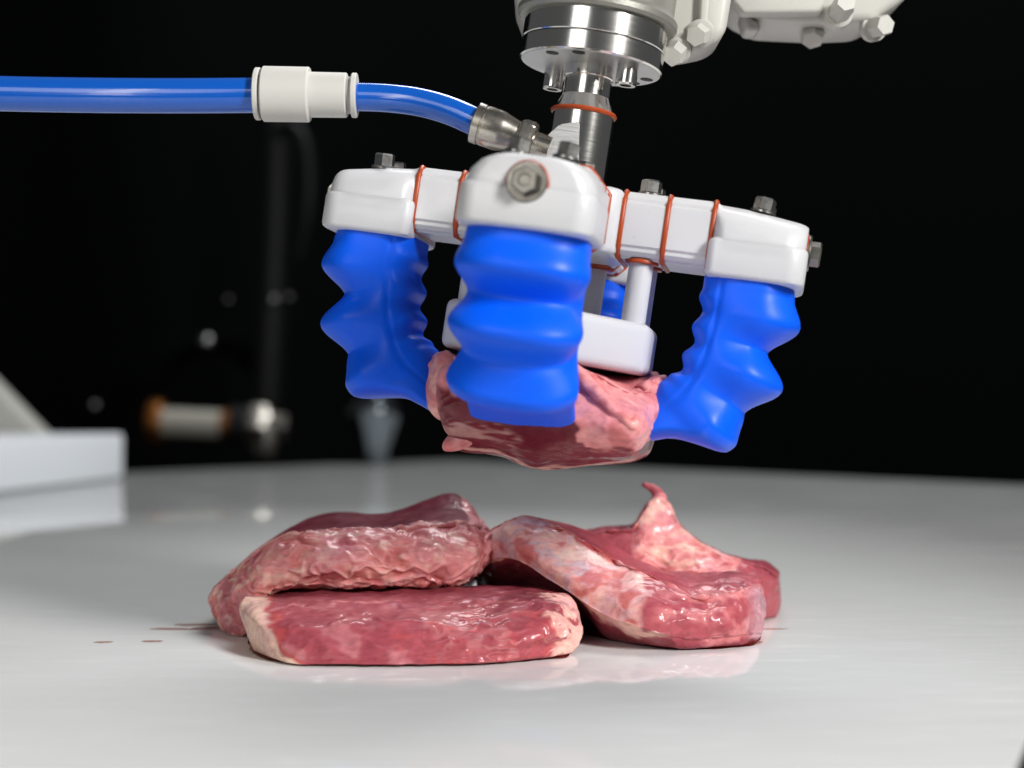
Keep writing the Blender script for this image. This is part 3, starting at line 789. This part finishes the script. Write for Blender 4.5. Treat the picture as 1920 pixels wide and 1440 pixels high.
# steak held in the gripper
Fh = [
 [W(830, 790, 492), W(817, 760, 487), W(808, 720, 486), W(808, 690, 488), W(816, 668, 493), W(830, 660, 505), W(845, 667, 520), W(850, 720, 528), W(848, 770, 522), W(840, 795, 505)],
 [W(858, 838, 490), W(838, 800, 480), W(833, 745, 476), W(838, 700, 477), W(852, 670, 485), W(865, 668, 505), W(870, 683, 525), W(875, 740, 535), W(875, 800, 528), W(868, 840, 508)],
 [W(935, 850, 498), W(922, 812, 475), W(918, 772, 469), W(918, 732, 469), W(920, 704, 476), W(925, 700, 500), W(925, 700, 530), W(925, 750, 542), W(930, 810, 535), W(935, 850, 518)],
 [W(1005, 877, 506), W(1005, 842, 478), W(1000, 800, 466), W(1000, 755, 465), W(1000, 715, 471), W(1000, 705, 500), W(1000, 704, 532), W(1000, 760, 545), W(1000, 830, 535), W(1005, 872, 520)],
 [W(1100, 871, 506), W(1100, 838, 474), W(1095, 800, 462), W(1092, 745, 463), W(1088, 692, 469), W(1095, 700, 500), W(1095, 702, 532), W(1095, 760, 542), W(1100, 830, 533), W(1100, 867, 520)],
 [W(1175, 864, 506), W(1182, 846, 472), W(1192, 812, 462), W(1190, 772, 463), W(1180, 735, 474), W(1180, 706, 500), W(1180, 702, 530), W(1180, 750, 538), W(1175, 820, 530), W(1175, 862, 518)],
 [W(1212, 850, 506), W(1212, 834, 484), W(1226, 800, 476), W(1234, 762, 477), W(1234, 728, 484), W(1232, 705, 500), W(1228, 700, 524), W(1222, 740, 532), W(1215, 800, 528), W(1212, 848, 515)],
]
def paintF(S, Tt, Q, wob, wob2):
    c = fill(S, LEAN_D * np.array((.72, .35, .5)))  # dark lean, deepened: shade of the unlit underside painted into the base
    front = sstep(-.12, .12, Tt - (2.3 - 1.25 * sstep(3.5, 4.2, S))) * (1 - sstep(4.4, 4.8, Tt))
    c = mixc(c, front, FAT * .85 + LEAN * .15)
    c = mixc(c, front * sstep(.0, .4, wob2) * .5, FAT)
    c = mixc(c, front * sstep(.1, .5, -wob) * .5, RED)
    c = mixc(c, inside(Tt, 4.4, 7) * .9, LEAN * .6 + FAT * .4)
    mem = (1 - sstep(2.2, 3.0, S + .6 * wob)) * inside(Tt, -1, 1.4) * sstep(-.1, .25, fbm(Q * np.array((.04, .12, .3)), 3))
    c = mixc(c, mem * .4, CREAM * .7 + SILV * .3)
    c = mixc(c, (inside(Tt, -.1, .12, .06) + inside(Tt, 9.9, 10.2, .06)) * .6, CREAM)
    c = mixc(c, (1 - sstep(.4, 1.0, S)) * .7, FAT * .7 + LEAN * .3)
    return c, .04 + .28 * front * sstep(3.4, 4, S) * sstep(2.6, 3.6, Tt) + .25 * (1 - sstep(.8, 1.6, S)), .35 + .35 * front
def lobes(specs):
    """soft folds of fat and flesh bulging from a steak: (centre, radii mm, tilt, colour)"""
    V, Fs, Cs = [], [], []
    for c, (rx, ry, rz), tilt, colr, seed in specs:
        nu, nv = 72, 48; off = len(V)
        U, Vv = np.meshgrid(np.linspace(0, 2 * np.pi, nu, endpoint=False), np.linspace(.02, np.pi - .02, nv))
        D = np.stack([np.cos(U) * np.sin(Vv), np.sin(U) * np.sin(Vv), np.cos(Vv)], -1)
        Pq = D * np.array((rx, ry, rz))
        r_ = 1 + .09 * fbm(Pq / 10 + seed, 2) + .05 * np.clip(1 - np.abs(noise((Pq + 3 * fbm(Pq / 8, 2)[..., None]) / 6 + seed)) * 2, 0, 1)
        Pq = Pq * r_[..., None]
        ct, st = math.cos(tilt), math.sin(tilt)
        X = np.stack([Pq[..., 0] * ct + Pq[..., 2] * st, Pq[..., 1], -Pq[..., 0] * st + Pq[..., 2] * ct], -1) * MM + np.array(c)
        V += [tuple(p) for p in X.reshape(-1, 3).tolist()]
        i0 = np.arange(nu * nv).reshape(nv, nu)
        q = np.stack([i0[:-1], np.roll(i0, -1, 1)[:-1], np.roll(i0, -1, 1)[1:], i0[1:]], -1).reshape(-1, 4) + off
        Fs += [tuple(f) for f in q.tolist()]
        m_ = fbm(Pq / 6 + seed + 40, 3)
        cc = mixc(np.zeros(X.shape) + np.array(colr), sstep(.0, .5, m_) * .5, CREAM)
        cc = mixc(cc, sstep(.05, .5, -m_) * .55, RED * .7 + FAT * .3)
        Cs.append(cc.reshape(-1, 3))
    return V, Fs, np.vstack(Cs)
FL = lobes([(W(832, 722, 488), (5.6, 8, 11), .1, FAT * .75 + LEAN * .15, 11), (W(866, 822, 488), (7.0, 5, 3.4), -.5, FAT * .8, 14)])
# a rolled rim of fat along the fold, and the torn corner above it
for path, rad in (([W(1080, 694, 467), W(1112, 730, 462), W(1142, 758, 460), W(1166, 780, 460), W(1184, 796, 461), W(1196, 790, 462)], lambda t: 1.9 + .9 * math.sin(t * 9) * .35 - .5 * t),
                  ([W(1210, 742, 484), W(1226, 728, 486), W(1238, 716, 489), W(1246, 704, 492)], lambda t: 4.2 * (1 - t) ** .8 + .5),
                  ([W(1222, 775, 480), W(1234, 765, 482), W(1240, 772, 483)], lambda t: 2.6 - 1.2 * t)):
    bmx = bmesh.new(); tube(bmx, path, rad, 18, 10); bmx.verts.index_update()
    X = np.array([v.co[:] for v in bmx.verts]); nz_ = np.stack([noise(X / .0045 + k * 9) for k in range(3)], 1)
    o0 = len(FL[0])
    FL = (FL[0] + [tuple(p) for p in (X + nz_ * .0009).tolist()], FL[1] + [tuple(v.index + o0 for v in f.verts) for f in bmx.faces],
          np.vstack([FL[2], mixc(np.zeros(X.shape) + FAT * np.array((.95, .95, .92)), sstep(0, .5, noise(X / .004 + 5)) * .5, RED)]))
    bmx.free()
steak('steak_held', Fh, paintF, 'curled raw steak gripped in mid air by the blue fingers', 5, cap_r=3, extra=FL).name = 'raw_steak'

def pool(secs, grow, seed):
    pts = [sec[0] for sec in secs if sec[0][2] < .001] + [sec[8] for sec in reversed(secs) if sec[8][2] < .001]
    P = np.array(pts)[:, :2]; c = P.mean(0); P, _ = crom(P, 160, True)
    d = P - c; L = np.linalg.norm(d, axis=1)
    n_ = noise(np.stack([P[:, 0] / .006, P[:, 1] / .006, np.full(len(P), seed * 3.3)], 1))
    P = c + d * ((L + (grow + 1.3 * n_) * MM) / L)[:, None]
    bm = bmesh.new(); vs = [bm.verts.new((x, y, .00022)) for x, y in P]; ce = bm.verts.new((c[0], c[1], .00026))
    for i in range(len(vs)): bm.faces.new((vs[i], vs[(i + 1) % len(vs)], ce))
    link('juice_pool', finish(bm, 'juice_pool'), MAT['pool'], table, 60)
m, nt, b = new_mat('blood_juice', (.22, .012, .012), .08, coat=.3); MAT['pool'] = m
pool(B, .9, 1); pool(Cc, 1.2, 2)
# ------------------------------------------------------------------ things behind, out of focus
# white tray block on the table, and the sloped housing behind it
def wall_pts(p): return [(x * 1000, y * 1000) for x, y in p]
bm = bmesh.new()
prism(bm, [(-520, 1250), (-458, 1731), (-700, 1745), (-760, 1270)], 0.4, 52, 4, 3)
tag(link('cutting_tray', finish(bm, 'cutting_tray'), MAT['tray'], None, 40), 'low white plastic block with square edges at the back of the table', 'tray')
bm = bmesh.new()
M = Matrix.Rotation(R(90), 4, 'X')
prism(bm, [(-860, .4), (-552, .4), (-556, 44), (-645, 136), (-860, 150)], -1795, -1752, 4, 3, M)
for v in bm.verts: pass
tag(link('machine_housing', finish(bm, 'machine_housing'), MAT['housing'], None, 40), 'off white machine housing with sloping side behind the white block', 'housing')

# dark tapered metal vessel near the far corner
bm = bmesh.new(); c = T(705, 2120)
lathe(bm, [(13, 0), (15, 5), (19, 22), (30, 52), (38, 66), (41, 74), (40, 83), (34, 94), (20, 102), (17, 112), (17, 160), (0.1, 162)], 64)
o = tag(link('metal_vessel', finish(bm, 'metal_vessel'), MAT['gun'], None, 30), 'dark shiny tapered metal vessel standing at the far corner of the table', 'vessel'); o.location = c

# dark machine behind the table with a steel pipe joint
mach = empty('pipe_machine', (-.42, 2.35, -.75), 'black machine behind the table carrying a steel pipe joint with brass rings', 'machine')
ML = Vector(mach.location)
def mp(px, py, d): return Vector(W(px, py, d)) - ML
bm = bmesh.new()
box(bm, -90, 90, 10, 160, 0, 700, 8); box(bm, -150, 150, -20, 200, 0, 60, 8)
link('pedestal', finish(bm, 'pedestal'), MAT['dark'], mach, 40)
bm = bmesh.new(); tube(bm, [mp(500, 760, 2440), mp(508, 600, 2430), mp(516, 420, 2420), mp(520, 235, 2410), mp(522, 150, 2410)], 27, 32)
link('column', finish(bm, 'column'), MAT['dark'], mach, 60)
bm = bmesh.new(); tube(bm, [mp(520, 250, 2390), mp(545, 235, 2375), mp(568, 262, 2370), mp(578, 320, 2370), mp(575, 400, 2375), mp(560, 480, 2400)], 11, 24)
link('cable', finish(bm, 'cable'), MAT['dark'], mach, 60)
bm = bmesh.new(); tube(bm, [mp(520, 720, 2500), mp(430, 640, 2500), mp(330, 660, 2500), mp(285, 715, 2500)], 24, 24)
link('link_arm', finish(bm, 'link_arm'), MAT['velvet'], mach, 60)
M = Matrix.Translation(-ML) @ axis_matrix(W(282, 790, 2250), W(440, 797, 2250))
m, nt, b = new_mat('dull_pipe', (.30, .29, .25), .5); MAT['pipe'] = m
bm = bmesh.new(); lathe(bm, [(10, 20), (21, 20), (21, 118), (10, 118)], 48, M); pj = link('pipe', finish(bm, 'pipe'), MAT['pipe'], mach, 30)
bm = bmesh.new(); lathe(bm, [(10, 0), (33, 0), (34, 3), (34, 17), (33, 20), (10, 20)], 48, M); link('brass_ring', finish(bm, 'brass_ring'), MAT['brass'], pj, 30)
bm = bmesh.new(); lathe(bm, [(10, 110), (23, 110), (23, 126), (10, 126)], 48, M); link('brass_ring', finish(bm, 'brass_ring'), MAT['brass'], pj, 30)
bm = bmesh.new(); lathe(bm, [(10, 124), (30, 124), (30, 152), (10, 152)], 48, M); link('clamp', finish(bm, 'clamp'), MAT['dark'], pj, 30)
bm = bmesh.new(); lathe(bm, [(10, 152), (34, 152), (38, 158), (38, 176), (34, 182), (24, 182), (24, 205), (20, 210), (0.1, 212)], 6, M)
lathe(bm, [(16, 0), (18, 4), (18, 60), (14, 66), (0.1, 67)], 24, Matrix.Translation(-ML) @ axis_matrix(W(500, 855, 2240), W(495, 760, 2240)))
link('hex_union', finish(bm, 'hex_union'), MAT['nickel'], pj, 30)
for px, py, r in ((428, 561, 4), (513, 562, 7), (543, 557, 4), (388, 640, 13), (178, 760, 6)):
    bm = bmesh.new(); lathe(bm, [(r * .2, -r), (r * .75, -r * .66), (r, 0), (r * .75, r * .66), (r * .2, r)], 20, Matrix.Translation(mp(px, py, 2380)) @ Matrix.Rotation(R(90), 4, 'X'))
    link('dome_nut', finish(bm, 'dome_nut'), MAT['dull'], mach, 60)
